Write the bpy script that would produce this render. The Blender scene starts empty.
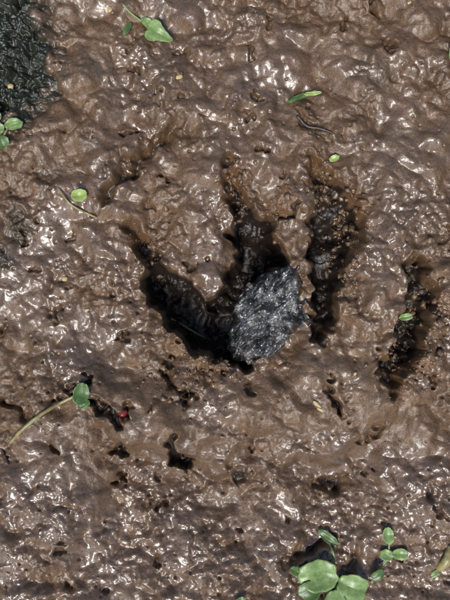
import bpy, math, random
import numpy as np
from mathutils import Vector
random.seed(4); rng=np.random.default_rng(7)
S=0.0007
def W(px,py,z=0.0): return ((px-225)*S,(300-py)*S,z*S)

# ---------------------------------------------------------------- noise
P=rng.permutation(512).astype(np.int64); P=np.concatenate([P,P])
ANG=rng.random(1024)*2*np.pi; GX=np.cos(ANG); GY=np.sin(ANG)
def _h(ix,iy): return P[(P[ix&511]+iy)&511]
def perlin(x,y,seed=0):
    x=x+seed*37.17+1000.0; y=y+seed*91.73+1000.0
    ix=np.floor(x).astype(np.int64); iy=np.floor(y).astype(np.int64)
    fx=x-ix; fy=y-iy
    u=fx*fx*fx*(fx*(fx*6-15)+10); v=fy*fy*fy*(fy*(fy*6-15)+10)
    def g(a,b):
        k=_h(ix+a,iy+b); return GX[k]*(fx-a)+GY[k]*(fy-b)
    n0=g(0,0)*(1-u)+g(1,0)*u; n1=g(0,1)*(1-u)+g(1,1)*u
    return (n0*(1-v)+n1*v)*1.5
def fbm(x,y,per,octv,seed=0,gain=0.5):
    r=0;a=1.0
    for o in range(octv):
        r=r+a*perlin(x/per,y/per,seed+o*3); a*=gain; per/=2.03
    return r
def worley(x,y,seed=0):
    x=x+seed*17.3+1000; y=y+seed*53.9+1000
    ix=np.floor(x).astype(np.int64); iy=np.floor(y).astype(np.int64)
    best=np.full(x.shape,9.0); rr=np.zeros(x.shape)
    for a in (-1,0,1):
        for b in (-1,0,1):
            k=_h(ix+a,iy+b); k2=P[k+7]
            px=ix+a+0.1+0.8*k/512.0; py=iy+b+0.1+0.8*k2/512.0
            d=np.hypot(x-px,y-py); m=d<best
            best=np.where(m,d,best); rr=np.where(m,P[k2+3]/512.0,rr)
    return best,rr
def domes(x,y,seed,k=9.0):
    x=x+seed*17.3+1000; y=y+seed*53.9+1000
    ix=np.floor(x).astype(np.int64); iy=np.floor(y).astype(np.int64)
    acc=np.zeros(x.shape)
    for a in (-1,0,1):
        for b in (-1,0,1):
            q=_h(ix+a,iy+b); q2=P[q+7]; q3=P[q2+3]
            px=ix+a+0.05+0.9*q/512.0; py=iy+b+0.05+0.9*q2/512.0
            hgt=0.25+0.75*q3/512.0-1.3*((x-px)**2+(y-py)**2)
            acc+=np.exp(k*hgt)
    return np.log(acc+0.6)/k
def ss(a,b,x):
    t=np.clip((x-a)/(b-a),0,1); return t*t*(3-2*t)
def gb(x,y,cx,cy,sx,sy,rot,amp):
    c=math.cos(math.radians(rot)); s=math.sin(math.radians(rot))
    dx=x-cx; dy=y-cy; u=dx*c+dy*s; v=-dx*s+dy*c
    return amp*np.exp(-0.5*((u/sx)**2+(v/sy)**2))
def seg(x,y,p,q):
    ax,ay,ar,ad=p; bx,by,br,bd=q
    dx,dy=bx-ax,by-ay; L=dx*dx+dy*dy+1e-9
    t=np.clip(((x-ax)*dx+(y-ay)*dy)/L,0,1)
    return np.hypot(x-ax-t*dx,y-ay-t*dy)-(ar+t*(br-ar)), ad+t*(bd-ad)
def chain(x,y,pts,soft):
    h=np.zeros(x.shape); dm=np.full(x.shape,1e3)
    for p,q in zip(pts[:-1],pts[1:]):
        d,dep=seg(x,y,p,q)
        h=np.maximum(h,dep*(1-ss(-soft,soft*0.35,d))); dm=np.minimum(dm,d)
    return h,dm
TOES=[
 [(133,228,8,16),(147,254,13,28),(160,284,19,54),(184,310,23,70),(206,334,24,72),(238,348,20,60)],
 [(230,170,8,12),(238,202,15,26),(250,228,21,60),(259,256,22,84),(244,292,22,86),(222,324,22,76)],
 [(313,160,8,14),(325,188,15,26),(338,216,23,40),(330,250,23,62),(326,290,18,58),(322,332,11,24)],
 [(417,264,9,34),(419,290,13,28),(409,322,15,38),(402,346,13,40),(384,380,9,22)],
]
CRACKS=[
 [(62,384,4,9),(78,390,7,15),(100,404,6,14),(128,412,6,11)],
 [(110,458,4,14),(121,445,5,14)],
 [(166,376,5,10),(190,392,8,12)],
 [(172,440,6,12),(182,462,9,18),(190,478,4,8)],
 [(56,312,4,10),(58,322,4,10)],
 [(374,12,6,11),(379,17,5,11)],
 [(276,212,4,12),(294,206,5,12)],
 [(298,120,4,6),(316,132,3,6),(338,136,2,4)],
 [(150,204,4,8),(152,210,3,8)],
 [(328,388,6,10),(344,410,8,13)],
 [(232,474,6,8),(246,480,7,9)],
 [(318,492,6,9),(340,492,7,10),(354,480,5,8)],
 [(440,236,4,8),(436,244,3,6)],
 [(4,330,5,8),(2,345,4,8)],
 [(0,398,6,12),(26,416,4,7)],
 [(286,562,6,9),(318,550,8,10),(350,552,6,8)],
 [(432,488,6,9),(437,512,6,10)],
 [(362,438,5,9),(384,428,6,9)],
]
GROOVE=[(182,116,4,6),(168,136,6,13),(150,152,7,17),(128,174,7,18),(108,196,7,16),(92,216,4,7)]
def height(x,y):
    wx=x+fbm(x,y,36,2,11)*8+fbm(x,y,13,2,21)*4.6
    wy=y+fbm(x,y,36,2,31)*8+fbm(x,y,13,2,41)*4.6
    h=fbm(x,y,200,2,1)*11+fbm(x,y,64,2,5)*9
    h+=gb(x,y,200,230,26,36,-8,11)+gb(x,y,212,280,10,20,-10,6)
    h+=gb(x,y,289,228,13,45,-5,10)+gb(x,y,377,250,16,70,6,11)
    h+=gb(x,y,265,406,85,20,3,13)+gb(x,y,165,422,45,16,12,8)
    h+=gb(x,y,245,300,95,90,0,-10)
    h+=gb(x,y,110,270,14,60,-10,5)+gb(x,y,425,430,50,50,0,-3)
    h+=gb(x,y,372,385,22,30,20,7)+gb(x,y,60,440,60,20,15,6)
    h+=gb(x,y,118,148,42,9,-42,6)
    h-=gb(x,y,268,314,22,28,20,26)
    wy2=y+fbm(x,y,60,3,35)*12
    curve=400+66*np.sqrt(np.clip(1-((x-245)/150.0)**2,0,1))
    h-=22*ss(-9,13,wy2-curve)*ss(70,130,x)*(1-ss(350,410,x))*(1-.6*ss(480,570,y))
    toe=np.zeros(x.shape); dm=np.full(x.shape,1e3)
    for c in TOES:
        a,d=chain(wx,wy,c,8); toe=np.maximum(toe,a); dm=np.minimum(dm,d)
    rim=np.exp(-((dm-7)/6.0)**2)*3.8*(0.6+perlin(x/15,y/15,71))
    rough=1+.8*np.exp(-np.maximum(dm,0)/9.0)
    cr=np.zeros(x.shape); crx=wx+fbm(x,y,13,2,77)*6; cry=wy+fbm(x,y,13,2,78)*6
    for c in CRACKS:
        a,d=chain(crx,cry,c,6); cr=np.maximum(cr,a)
    gr,_=chain(x+fbm(x,y,20,3,79)*6,y+fbm(x,y,20,3,80)*6,GROOVE,8)
    h=h+(rim-toe-cr-gr)
    patch=ss(-.35,.45,fbm(x,y,75,3,61)+.35*ss(430,500,y)-.2*ss(260,80,y)*ss(200,330,x)); patch2=ss(-.35,.35,fbm(x,y,44,2,67))
    smooth=1-0.6*np.clip(gb(x,y,250,412,90,22,3,1)+gb(x,y,200,235,22,32,0,.8)+gb(x,y,290,225,12,35,0,.6)+gb(x,y,150,430,40,15,10,.7),0,1)
    m=(0.2+.82*patch)*smooth
    ux=x+perlin(x/18,y/18,101)*5; uy=y+perlin(x/18,y/18,102)*5
    n2=perlin(ux/15,uy/15,52); n3=perlin(x/8,y/8,53); n4=perlin(x/4.3,y/4.3,54)
    h+=domes(ux/30,uy/30,4)*11*(.5+.5*patch2)+domes(ux/19,uy/18,7)*4.5*(1-.6*patch2)+n2*(2.2+1.4*m)+domes(ux/12.5,uy/12,5)*4.8*m+domes(x/6.3+n2*.5,y/6.3,6)*2.7*m*(.35+.8*patch2)*rough
    h+=n3*(.6+.6*m)+n4*.7*(.2+m)*rough+perlin(x/2.3,y/2.3,55)*.24*(.25+m)*rough
    h+=np.abs(perlin((x*.8+y*.55)/40,(y-x*.5)/24,121))*4.5*(1-patch)
    wall=np.exp(-((dm+4)/8.0)**2)
    h+=wall*(domes(x/10+n2*.6,y/10,15)*9-3+domes(x/5.2,y/5.2,16)*4)
    f,r=worley(ux/27.0,uy/27.0,3)
    pr=0.02+0.55*np.maximum(r-.84,0)
    pit=np.where(r>0.84,(1-ss(pr*.4,pr+.08,f+0.26*n3+.14*n4+.2*n2)),0)
    h-=pit*(4+24*(r-.84))
    f5,r5=worley(x/8.5,y/8.5,33)
    h-=np.where(r5>.91,1-ss(.05,.24,f5+.1*n4),0)*3.0*(.3+m)
    crumb=0
    for (cx,cy,rr_) in [(236,192,22),(322,182,20),(354,215,18),(142,248,18),(432,310,22),(414,350,20),(205,372,14),(350,262,14),(392,382,16),(280,205,12)]:
        crumb=np.maximum(crumb,1-ss(rr_*0.5,rr_*1.1,np.hypot(wx-cx,(wy-cy)*0.8)))
    f3,r3=worley(wx/5.6,wy/5.6,13)
    h+=crumb*(1-np.minimum(f3*1.3,1))*4.0*(0.3+r3)
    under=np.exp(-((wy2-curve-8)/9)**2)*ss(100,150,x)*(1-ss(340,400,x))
    dark=np.clip(ss(13,38,toe+n2*10+n3*7)+0.8*ss(5,12,cr)+.45*ss(6,16,gr)+0.35*pit+.30*under,0,1)  # holes and heel underside: black wet mud plus shade painted into the colour
    moss=1-ss(36,62,np.hypot((wx-6)*.95,(wy-58)*0.68)+n2*14+n3*8)
    moss=np.maximum(moss,(1-ss(4,18,np.hypot(wx-2,wy-262)))*.8)
    moss=np.maximum(moss,(1-ss(4,24,np.hypot(wx-20,(wy-228)*.8)))*.6)
    moss=np.maximum(moss,(1-ss(6,34,np.hypot(wx-372,(wy-78)*1.4)))*.3)
    moss=np.maximum(moss,(1-ss(4,26,np.hypot(wx-52,(wy-175)*1.2)))*.35)
    h+=moss*(np.abs(perlin(x/5.2,y/5.2,81))*4+np.abs(n2)*10-5)
    return h,dark,crumb,moss,patch,m

def axis(lo,hi,step,far):
    core=np.arange(lo,hi+step,step)
    out=[];d=step;v=hi+step
    while v<far: d*=1.13; v+=d; out.append(v)
    inn=[];d=step;v=lo
    while v>-far: d*=1.13; v-=d; inn.append(v)
    return np.array(inn[::-1]+list(core)+out)
FAR=120000
xs=axis(-40,490,0.68,FAR); ys=axis(-40,640,0.68,FAR)
X,Y=np.meshgrid(xs,ys)
Hh,dark,crumb,moss,patch,mm=height(X,Y)
r_=np.hypot(X-225,Y-300); Hh=Hh*(1-0.8*ss(3000,20000,r_))
ny,nx=X.shape
co=np.empty((ny*nx,3),dtype=np.float32)
co[:,0]=((X-225)*S).ravel(); co[:,1]=((300-Y)*S).ravel(); co[:,2]=(Hh*S).ravel()
idx=np.arange(ny*nx).reshape(ny,nx)
q=np.stack([idx[:-1,:-1],idx[1:,:-1],idx[1:,1:],idx[:-1,1:]],-1).reshape(-1,4)
me=bpy.data.meshes.new("mud_ground")
me.vertices.add(len(co)); me.vertices.foreach_set("co",co.ravel())
me.loops.add(q.size); me.loops.foreach_set("vertex_index",q.ravel().astype(np.int32))
me.polygons.add(len(q)); me.polygons.foreach_set("loop_start",(np.arange(len(q))*4).astype(np.int32))
me.polygons.foreach_set("loop_total",np.full(len(q),4,dtype=np.int32))
me.update(calc_edges=True)
me.polygons.foreach_set("use_smooth",np.ones(len(me.polygons),dtype=bool))
def attr(n,a):
    at=me.attributes.new(n,'FLOAT','POINT'); at.data.foreach_set("value",a.ravel().astype(np.float32))
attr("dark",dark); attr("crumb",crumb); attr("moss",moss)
wet=0.32+0.85*fbm(X,Y,80,3,91)+0.42*ss(430,540,Y)+gb(X,Y,190,60,70,50,-20,.25)-gb(X,Y,250,412,110,24,3,.4)-gb(X,Y,360,60,60,60,3,.25)+gb(X,Y,200,235,24,40,0,.3)+gb(X,Y,60,300,50,60,0,.3)+gb(X,Y,385,240,20,60,0,.2)
attr("wet",np.clip(wet,0,1))
ground=bpy.data.objects.new("mud_ground",me); bpy.context.collection.objects.link(ground)
def hz(px,py):
    i=int(np.clip(np.searchsorted(xs,px),0,nx-1)); j=int(np.clip(np.searchsorted(ys,py),0,ny-1))
    return float(Hh[j,i])

# ---------------------------------------------------------------- materials
def newmat(n):
    m=bpy.data.materials.new(n); m.use_nodes=True; nt=m.node_tree
    b=nt.nodes["Principled BSDF"]; return m,nt,b
def ramp(nt,fac,stops):
    r=nt.nodes.new("ShaderNodeValToRGB"); e=r.color_ramp.elements
    while len(e)<len(stops): e.new(0.5)
    for el,(p,c) in zip(e,stops): el.position=p; el.color=(*c,1)
    nt.links.new(fac,r.inputs[0]); return r.outputs[0]
def noise(nt,vec,sc,det=4,rough=.6):
    n=nt.nodes.new("ShaderNodeTexNoise"); n.inputs["Scale"].default_value=sc; n.inputs["Detail"].default_value=det
    n.inputs["Roughness"].default_value=rough; nt.links.new(vec,n.inputs["Vector"]); return n.outputs[0]
def mix(nt,f,a,b,mode='MIX'):
    m=nt.nodes.new("ShaderNodeMix"); m.data_type='RGBA'; m.blend_type=mode
    for s,v in ((m.inputs[0],f),(m.inputs[6],a),(m.inputs[7],b)):
        if hasattr(v,'node'): nt.links.new(v,s)
        elif isinstance(v,(int,float)): s.default_value=v
        else: s.default_value=(*v,1)
    return m.outputs[2]
def math_(nt,op,a,b=None,clamp=False):
    m=nt.nodes.new("ShaderNodeMath"); m.operation=op; m.use_clamp=clamp
    for s,v in ((m.inputs[0],a),(m.inputs[1],b)):
        if v is None: continue
        if hasattr(v,'node'): nt.links.new(v,s)
        else: s.default_value=v
    return m.outputs[0]
def mudmat(name,use_attr=True):
    m,nt,b=newmat(name)
    pos=nt.nodes.new("ShaderNodeNewGeometry").outputs["Position"]
    big=noise(nt,pos,14,2); med=noise(nt,pos,80,4,.65); fin=noise(nt,pos,800,3,.7)
    c=ramp(nt,big,[(.30,(.074,.041,.020)),(.5,(.115,.065,.033)),(.72,(.155,.096,.055))])
    c2=ramp(nt,med,[(.3,(.045,.025,.012)),(.55,(.110,.063,.032)),(.75,(.19,.114,.063))])
    c=mix(nt,.55,c,c2)
    sp=ramp(nt,fin,[(.33,(.42,.39,.37)),(.5,(1,1,1)),(.7,(1.4,1.35,1.3))])
    c=mix(nt,.85,c,sp,'MULTIPLY')
    rough=math_(nt,'ADD',math_(nt,'MULTIPLY',med,.38),.22)
    crough=math_(nt,'ADD',math_(nt,'MULTIPLY',med,.40),.02)
    if use_attr:
        def A(n):
            a=nt.nodes.new("ShaderNodeAttribute"); a.attribute_name=n; return a.outputs["Fac"]
        c=mix(nt,math_(nt,'MULTIPLY',A("crumb"),.4),c,(.15,.074,.031))
        mo=ramp(nt,noise(nt,pos,1500,2),[(.35,(.004,.005,.002)),(.6,(.012,.015,.006)),(.75,(.035,.045,.016))])
        c=mix(nt,A("moss"),c,mo)
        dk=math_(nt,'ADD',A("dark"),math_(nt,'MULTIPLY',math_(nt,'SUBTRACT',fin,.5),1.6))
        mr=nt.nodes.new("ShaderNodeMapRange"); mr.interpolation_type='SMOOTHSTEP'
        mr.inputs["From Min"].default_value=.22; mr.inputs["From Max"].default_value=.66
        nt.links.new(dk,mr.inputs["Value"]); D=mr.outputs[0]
        c=mix(nt,math_(nt,'MULTIPLY',D,.93),c,(.007,.0045,.0035))  # near-black mud colour that also carries the painted shade of the holes
        coat=math_(nt,'SUBTRACT',math_(nt,'ADD',math_(nt,'MULTIPLY',A("wet"),1.0),.08),math_(nt,'MULTIPLY',A("crumb"),.3),True)
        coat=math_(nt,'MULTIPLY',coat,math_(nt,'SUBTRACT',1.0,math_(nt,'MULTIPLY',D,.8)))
        coat=math_(nt,'MULTIPLY',coat,math_(nt,'SUBTRACT',1.0,math_(nt,'MULTIPLY',A("moss"),.75)))
        nt.links.new(coat,b.inputs["Coat Weight"])
    else: b.inputs["Coat Weight"].default_value=.25
    nt.links.new(crough,b.inputs["Coat Roughness"]); b.inputs["Coat IOR"].default_value=1.6
    nt.links.new(c,b.inputs["Base Color"]); nt.links.new(rough,b.inputs["Roughness"])
    b.inputs["IOR"].default_value=1.45; b.inputs["Specular IOR Level"].default_value=.65
    bp=nt.nodes.new("ShaderNodeBump"); bp.inputs["Strength"].default_value=.55; bp.inputs["Distance"].default_value=.001
    nt.links.new(fin,bp.inputs["Height"])
    nt.links.new(bp.outputs[0],b.inputs["Normal"])
    bp2=nt.nodes.new("ShaderNodeBump"); bp2.inputs["Strength"].default_value=.16; bp2.inputs["Distance"].default_value=.001
    nt.links.new(fin,bp2.inputs["Height"]); nt.links.new(bp2.outputs[0],b.inputs["Coat Normal"])
    return m
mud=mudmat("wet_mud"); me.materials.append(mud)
mud2=mudmat("mud_clod",False)

def simple(name,stops,scale,rough=.45,trans=0,bump=.0003,spec=.5):
    m,nt,b=newmat(name)
    pos=nt.nodes.new("ShaderNodeNewGeometry").outputs["Position"]
    n=noise(nt,pos,scale,4,.6); c=ramp(nt,n,stops); nt.links.new(c,b.inputs["Base Color"])
    b.inputs["Roughness"].default_value=rough; b.inputs["Specular IOR Level"].default_value=spec
    bp=nt.nodes.new("ShaderNodeBump"); bp.inputs["Strength"].default_value=.5; bp.inputs["Distance"].default_value=bump
    nt.links.new(noise(nt,pos,scale*3,3),bp.inputs["Height"]); nt.links.new(bp.outputs[0],b.inputs["Normal"])
    return m
leafm=simple("leaf_green",[(.3,(.085,.14,.04)),(.55,(.15,.225,.075)),(.75,(.23,.29,.13))],260,.4)
leafd=simple("leaf_dark_green",[(.3,(.035,.08,.02)),(.6,(.07,.12,.035)),(.8,(.12,.17,.06))],260,.4)
leafy=simple("leaf_yellow_green",[(.3,(.18,.25,.06)),(.6,(.26,.33,.10)),(.8,(.33,.37,.15))],300,.4)
stemm=simple("pale_stem",[(.3,(.15,.11,.045)),(.6,(.23,.20,.085)),(.8,(.3,.27,.14))],200,.4)
seedm=simple("seed_husk",[(.3,(.3,.21,.09)),(.6,(.42,.32,.15)),(.8,(.5,.42,.24))],700,.5)
twigm=simple("wet_twig",[(.3,(.012,.008,.006)),(.7,(.05,.03,.02))],500,.35)
berrym=simple("red_berry",[(.3,(.10,.01,.015)),(.7,(.18,.02,.025))],400,.25)

def mkobj(name,vs,fs,mats,parent=None,smooth=True):
    m=bpy.data.meshes.new(name); m.from_pydata([tuple(v) for v in vs],[],fs); m.update()
    for k in mats: m.materials.append(k)
    if smooth: m.polygons.foreach_set("use_smooth",np.ones(len(m.polygons),dtype=bool))
    o=bpy.data.objects.new(name,m); bpy.context.collection.objects.link(o)
    if parent: o.parent=parent
    return o
def empty(name):
    o=bpy.data.objects.new(name,None); o.empty_display_size=.01; bpy.context.collection.objects.link(o); return o

def blade(name,cx,cy,rx,ry,rot,mat,parent=None,lift=2.0,tilt=(0,0),lobes=0,notch=0.0,cup=.12,tip=0.0):
    NA,NR=56,9; vs=[];fs=[]
    c=math.cos(math.radians(rot)); s=math.sin(math.radians(rot)); ph=random.random()*6
    z0=hz(cx,cy)
    zmax=max(hz(cx+a*rx*.8,cy+b*ry*.8) for a in(-1,0,1) for b in(-1,0,1))
    z0=z0*.2+zmax*.8+lift
    def zz(u,v,r):
        return z0+cup*max(rx,ry)*(r*r)*.6+abs(v)*ry*.22+tilt[0]*u*rx+tilt[1]*v*ry+math.sin(u*3+ph)*.12*rx+math.sin(v*5+ph*2)*.07*rx*r
    for side in (0,1):
        for i in range(NR+1):
            r=i/NR
            for k in range(NA):
                a=2*math.pi*k/NA
                R=1+lobes*.17*math.cos(3*a)+0.03*math.sin(7*a+ph)+.02*math.sin(13*a)+.05*math.sin(2*a+ph*3)
                dn=abs((a+math.pi-math.pi)%(2*math.pi)-math.pi)
                R*=1-notch*math.exp(-((math.pi-dn)/.28)**2)+tip*math.exp(-((math.pi-dn)/.35)**2)
                u=r*R*math.cos(a); v=r*R*math.sin(a)
                px=cx+u*rx*c-v*ry*s; py=cy-(u*rx*s+v*ry*c)
                vs.append(W(px,py,zz(u,v,r)-(0.5 if side else 0)))
    off=(NR+1)*NA
    for i in range(NR):
        for k in range(NA):
            k2=(k+1)%NA; a=i*NA+k;b_=i*NA+k2;c_=(i+1)*NA+k2;d=(i+1)*NA+k
            fs.append((a,d,c_,b_)); fs.append((off+a,off+b_,off+c_,off+d))
    for k in range(NA):
        k2=(k+1)%NA; fs.append((NR*NA+k,off+NR*NA+k,off+NR*NA+k2,NR*NA+k2))
    return mkobj(name,vs,fs,[mat],parent)
def tube(name,pts,mat,parent=None,n=10,sub=8):
    P_=[np.array(p,float) for p in pts]; P_=[2*P_[0]-P_[1]]+P_+[2*P_[-1]-P_[-2]]
    C=[]
    for i in range(1,len(P_)-2):
        for t in np.linspace(0,1,sub,endpoint=False):
            a,b,c,d=P_[i-1:i+3]
            C.append(.5*((2*b)+(-a+c)*t+(2*a-5*b+4*c-d)*t*t+(-a+3*b-3*c+d)*t**3))
    C.append(P_[-2]); C=np.array(C)
    vs=[];fs=[]
    for i,p in enumerate(C):
        a=C[max(i-1,0)];b=C[min(i+1,len(C)-1)]; t=Vector(((b-a)[0],-(b-a)[1],(b-a)[2])).normalized()
        u=t.cross(Vector((0,0,1))).normalized() if abs(t.z)<.95 else Vector((1,0,0)); w=u.cross(t)
        for k in range(n):
            an=2*math.pi*k/n; r=p[3]*(1+.08*math.sin(i*1.7+k))
            o=u*math.cos(an)*r+w*math.sin(an)*r
            vs.append(((p[0]-225+o.x)*S,(300-p[1]+o.y)*S,(p[2]+o.z)*S))
    for i in range(len(C)-1):
        for k in range(n):
            fs.append((i*n+k,i*n+(k+1)%n,(i+1)*n+(k+1)%n,(i+1)*n+k))
    fs.append(tuple(range(n))[::-1]); fs.append(tuple((len(C)-1)*n+k for k in range(n)))
    return mkobj(name,vs,fs,[mat],parent)
def gstem(name,pts,mat,parent=None,lift=1.0,**k):
    return tube(name,[(x,y,hz(x,y)+lift+(l if l else 0),r) for x,y,r,l in pts],mat,parent,**k)

# ---- plants
p=empty("lobed_leaf_seedling")
blade("leaf_1",158,37,13,9,-25,leafm,p,3,(0,.1),lobes=1.3,tip=.1)
blade("leaf_2",148,24,7,4.5,150,leafm,p,2,lobes=.4)
blade("leaf_3",128,31,7,3.2,60,leafd,p,2)
gstem("stem",[(124,8,.9,0),(132,16,1,1),(141,22,1,2),(150,31,.9,3)],leafm,p)
p=empty("seedling")
blade("leaf_1",18,128,9,6,10,leafm,p,3,cup=.2)
blade("leaf_2",3,132,6,6,170,leafm,p,3)
blade("leaf_3",7,146,6,8,-60,leafd,p,2)
blade("leaf_4",2,120,5,4,120,leafm,p,2)
gstem("stem",[(2,152,1,0),(8,142,1,2),(12,133,.9,3),(16,129,.8,3)],stemm,p)
p=empty("seedling.001")
blade("leaf",83,198,7.6,6.4,10,leafy,p,3,cup=.3)
gstem("stem",[(97,218,1.3,0),(88,214,1.2,1),(78,209,1.1,2),(70,202,.9,2),(62,190,.5,0)],stemm,p)
p=empty("seedling.002")
blade("leaf_1",86,391,11,8,75,leafd,p,5,(0,.15),cup=.2)
blade("leaf_2",88,402,6,4,40,leafd,p,4)
gstem("stem",[(13,441,1.6,0),(28,426,1.9,1),(45,412,1.9,3),(62,402,1.7,4),(76,395,1.5,8),(84,391,1.1,10)],stemm,p,lift=2)
p=empty("clover_plant")
blade("leaf_1",318,573,21,16,5,leafm,p,6,(0,.06),notch=.15,cup=.12)
blade("leaf_2",353,587,17,14,-20,leafm,p,5,(0,-.08),notch=.2,cup=.12)
blade("leaf_3",309,588,12,10,200,leafd,p,3)
blade("leaf_4",330,541,12,5,-35,leafd,p,2)
blade("leaf_5",334,602,14,11,-90,leafm,p,4,notch=.2)
blade("leaf_6",296,571,7,5,150,leafd,p,2)
gstem("stem_1",[(342,604,1.4,0),(338,592,1.3,2),(332,582,1.2,4),(326,575,1,5)],leafm,p)
gstem("stem_2",[(336,562,1.2,0),(333,552,1.1,2),(330,545,.9,2)],leafm,p)
p=empty("clover_plant.001")
blade("leaf_1",388,535,5.5,9,5,leafm,p,3)
blade("leaf_2",387,556,7,6,170,leafm,p,3,notch=.2)
blade("leaf_3",401,555,8,6.5,-5,leafm,p,3,notch=.2)
blade("leaf_4",377,575,8,5,40,leafd,p,2)
gstem("stem",[(372,584,1.2,0),(380,572,1.1,2),(388,562,1,3),(390,548,1,3),(388,540,.8,3)],leafm,p)
p=empty("pale_shoot")
gstem("stem",[(452,547,4.5,0),(446,560,5,1),(440,570,4.2,0)],stemm,p,lift=2)
blade("leaf",436,575,5,3,40,leafm,p,2)
p=empty("grass_blade"); 
blade("blade",300,98,15,2.8,22,leafd,p,1.5,cup=.05,tip=.2); blade("tip",312,95,9,2.0,5,leafy,p,2.2,cup=.05)
blade("fallen_leaf",449,62,4.5,13,5,leafm,None,3)
blade("fallen_leaf.001",406,317,7,3.6,12,leafm,None,2,cup=.1)
blade("fallen_leaf.002",333,160,5,3.4,20,leafy,None,1.5,cup=.2)
blade("fallen_leaf.003",240,596,6,3,20,leafd,None,2)

def blobs(name,items,mat,sub=2,noise_amp=.18):
    import bmesh
    bm=bmesh.new(); bmesh.ops.create_icosphere(bm,subdivisions=sub,radius=1)
    base=np.array([v.co[:] for v in bm.verts]); fc=[[v.index for v in f.verts] for f in bm.faces]; bm.free()
    VS=[];FS=[];o=0
    for (x,y,z,rx,ry,rz,rot) in items:
        v=base.copy(); k=rng.random(3)*9
        d=1+noise_amp*(np.sin(v[:,0]*3.1+k[0])*np.cos(v[:,1]*3.7+k[1])+.6*np.sin(v[:,2]*5.3+k[2]+v[:,0]*4))
        v=v*d[:,None]*np.array([rx,ry,rz]); c,s=math.cos(rot),math.sin(rot)
        VS.append(np.stack([(x-225+v[:,0]*c-v[:,1]*s)*S,(300-y+v[:,0]*s+v[:,1]*c)*S,(z+v[:,2])*S],1))
        FS+=[[i+o for i in f] for f in fc]; o+=len(v)
    return mkobj(name,np.concatenate(VS),FS,[mat])
sd=[(180,82,3.8,2.3,.2),(65,279,3.2,2.5,.1),(110,10,3,2.6,1),(12,88,3.2,3,0),(315,402,5.4,1.8,-.7),(318,407,3.6,1.5,-.5),(88,310,2.6,1.5,.4),(406,8,2.2,1.4,.5),(352,372,2,1.4,1)]
blobs("fallen_seeds",[(x,y,hz(x,y)+1.2,a,b,b*.6,r) for x,y,a,b,r in sd],seedm,3,.08)
blobs("red_berry",[(125,411,hz(125,411)+1,4.5,3.6,3.6,.3)],berrym,3,.08)
p=empty("twig"); gstem("stem",[(296,118,1.3,0),(306,128,1.5,1),(320,131,1.3,1),(341,138,.8,0)],twigm,p,lift=.8)
p=empty("twig.001"); gstem("stem",[(168,320,1.2,0),(180,328,1.4,0),(194,336,1.2,0),(205,342,.8,0)],stemm,p,lift=2)
p=empty("twig.002"); gstem("stem",[(12,462,.9,0),(4,450,1.1,0),(-6,440,1,0)],twigm,p,lift=.5)

items=[]
def sc(cx,cy,rx,ry,n,a,b):
    for _ in range(n):
        x=cx+rng.normal()*rx; y=cy+rng.normal()*ry; r=a+(b-a)*rng.random()**3.5
        items.append((x,y,hz(x,y)+r*.05,r,r*(.6+.5*rng.random()),r*.75,rng.random()*6))
sc(234,192,7,14,80,.9,4.2); sc(322,186,7,14,70,.9,4.2); sc(350,222,7,22,100,.9,4.6); sc(143,250,9,16,60,.9,4)
sc(430,312,12,18,100,.9,4.6); sc(407,360,16,20,80,.9,4.2); sc(205,368,20,8,70,.9,4); sc(345,275,7,16,50,.9,3.6)
sc(225,300,150,190,120,.6,1.8); sc(275,215,8,14,30,.9,3.4); sc(180,385,20,14,50,.9,3.6)
blobs("mud_crumbs",items,mud2,2,.34)

# ---- rock: flat, flaky, folded lump
OUT=[(228,338),(230,318),(238,300),(248,286),(262,275),(282,266),(296,266),(303,276),(299,290),(307,300),(301,308),(312,320),(303,332),(290,337),(282,350),(268,361),(250,364),(236,360),(229,350)]
o_=np.array(OUT,float); cen=np.array([267,316.])
NA,NR=320,100
seglen=np.r_[0,np.cumsum(np.hypot(*(np.roll(o_,-1,0)-o_).T))]; oc=np.vstack([o_,o_[:1]])
tt=np.linspace(0,seglen[-1],NA,endpoint=False)
bx=np.interp(tt,seglen,oc[:,0]); by=np.interp(tt,seglen,oc[:,1])
k=np.ones(5)/5
bx=np.convolve(np.r_[bx[-2:],bx,bx[:2]],k,'valid'); by=np.convolve(np.r_[by[-2:],by,by[:2]],k,'valid')
bx=bx+perlin(bx/9,by/9,5)*4; by=by+perlin(bx/9,by/9,6)*4
RR=np.linspace(0,1,NR); allv=[]
zedge=np.array([hz(a,b) for a,b in zip(bx,by)]); ZR=float(np.percentile(zedge,70))
for r in RR:
    x=cen[0]+(bx-cen[0])*r; y=cen[1]+(by-cen[1])*r
    z=ZR+3+6*(1-r**5)-(y-316)*.12+(x-267)*.04
    z=z-np.maximum(0,(x-270)*.6+(y-300)*.25)*.5-np.maximum(0,-(x-256)*.6+(y-330)*.1)*.8-np.maximum(0,(296-y)*.5-(x-280)*.3)*.5
    z=z+np.abs(perlin(x/26,y/17,8))*12+np.abs(perlin((x+y*.7)/11,(y-x*.6)/26,9))*9+np.abs(perlin((x+y*.7)/5.5,(y-x*.6)/10,10))*3.0+perlin(x/2.6,y/2.6,12)*.4
    z=z+np.abs(np.sin((y-(x-290)*.5)/6.2+perlin(x/12,y/12,44)*1.5))*3.2*ss(278,292,x)
    allv.append(np.stack([x,y,z],1))
for j,(gr,dz) in enumerate([(1.02,-5),(1.02,-14),(.98,-26),(.8,-34)]):
    x=cen[0]+(bx-cen[0])*gr; y=cen[1]+(by-cen[1])*gr
    allv.append(np.stack([x,y,allv[NR-1][:,2]+dz+perlin(x/6,y/6,20+j)*2],1))
A_=np.concatenate(allv); vs=[W(*v) for v in A_]
fs=[]
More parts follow.
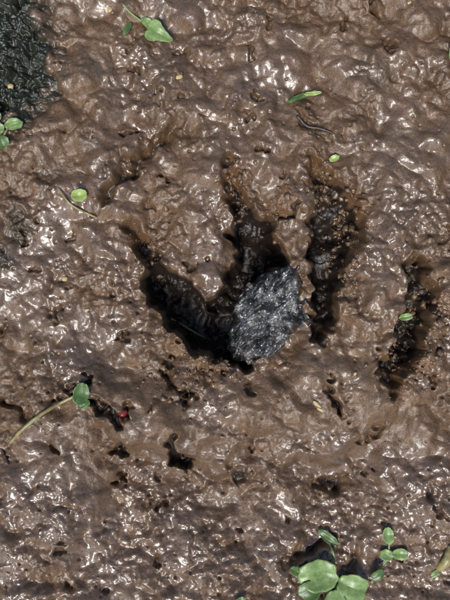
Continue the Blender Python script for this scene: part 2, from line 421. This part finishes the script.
for i in range(len(allv)-1):
    for kk in range(NA):
        k2=(kk+1)%NA; fs.append((i*NA+kk,(i+1)*NA+kk,(i+1)*NA+k2,i*NA+k2))
fs.append(tuple((len(allv)-1)*NA+kk for kk in range(NA)))
rm,nt,b=newmat("dark_wet_rock")
pos=nt.nodes.new("ShaderNodeNewGeometry").outputs["Position"]
c=ramp(nt,noise(nt,pos,70,4,.7),[(.40,(.006,.006,.006)),(.52,(.022,.021,.020)),(.64,(.17,.165,.16))])
c2=ramp(nt,noise(nt,pos,1100,3,.7),[(.42,(.3,.3,.3)),(.55,(1,1,1)),(.66,(3.5,3.5,3.5))])
c=mix(nt,1.0,c,c2,'MULTIPLY'); nt.links.new(c,b.inputs["Base Color"])
b.inputs["Roughness"].default_value=.3; b.inputs["Coat Weight"].default_value=.8; b.inputs["Coat Roughness"].default_value=.08
b.inputs["Coat IOR"].default_value=1.55
bp=nt.nodes.new("ShaderNodeBump"); bp.inputs["Strength"].default_value=.7; bp.inputs["Distance"].default_value=.001
nt.links.new(noise(nt,pos,800,3,.65),bp.inputs["Height"]); nt.links.new(bp.outputs[0],b.inputs["Normal"])
bp3=nt.nodes.new("ShaderNodeBump"); bp3.inputs["Strength"].default_value=.3; bp3.inputs["Distance"].default_value=.001
nt.links.new(noise(nt,pos,700,2,.6),bp3.inputs["Height"]); nt.links.new(bp3.outputs[0],b.inputs["Coat Normal"])
mkobj("rock",vs,fs,[rm])

# ---------------------------------------------------------------- light & camera
SUN_EL,SUN_AZ=60,197
w=bpy.data.worlds.new("World"); bpy.context.scene.world=w; w.use_nodes=True
nt=w.node_tree; sk=nt.nodes.new("ShaderNodeTexSky"); sk.sky_type='NISHITA'; sk.sun_disc=False
sk.sun_elevation=math.radians(SUN_EL); sk.sun_rotation=math.radians(SUN_AZ)
nt.links.new(sk.outputs[0],nt.nodes["Background"].inputs[0]); nt.nodes["Background"].inputs[1].default_value=.13
L=bpy.data.lights.new("sun","SUN"); L.energy=4.9; L.angle=math.radians(20); L.color=(1,.97,.92)
lo=bpy.data.objects.new("sun",L); bpy.context.collection.objects.link(lo)
el,az=math.radians(SUN_EL),math.radians(SUN_AZ)
d=Vector((math.sin(az)*math.cos(el),math.cos(az)*math.cos(el),math.sin(el)))
lo.rotation_euler=d.to_track_quat('Z','Y').to_euler(); lo.location=d*3
cam=bpy.data.cameras.new("camera"); co_=bpy.data.objects.new("camera",cam); bpy.context.collection.objects.link(co_)
cam.sensor_fit='VERTICAL'; cam.angle=math.radians(44); Hc=300*S/math.tan(math.radians(22))
co_.location=(0,0,Hc); co_.rotation_euler=(0,0,0); cam.clip_start=.01; cam.clip_end=500
bpy.context.scene.camera=co_
sc_=bpy.context.scene; sc_.view_settings.view_transform='Standard'; sc_.view_settings.look='None'; sc_.view_settings.exposure=0
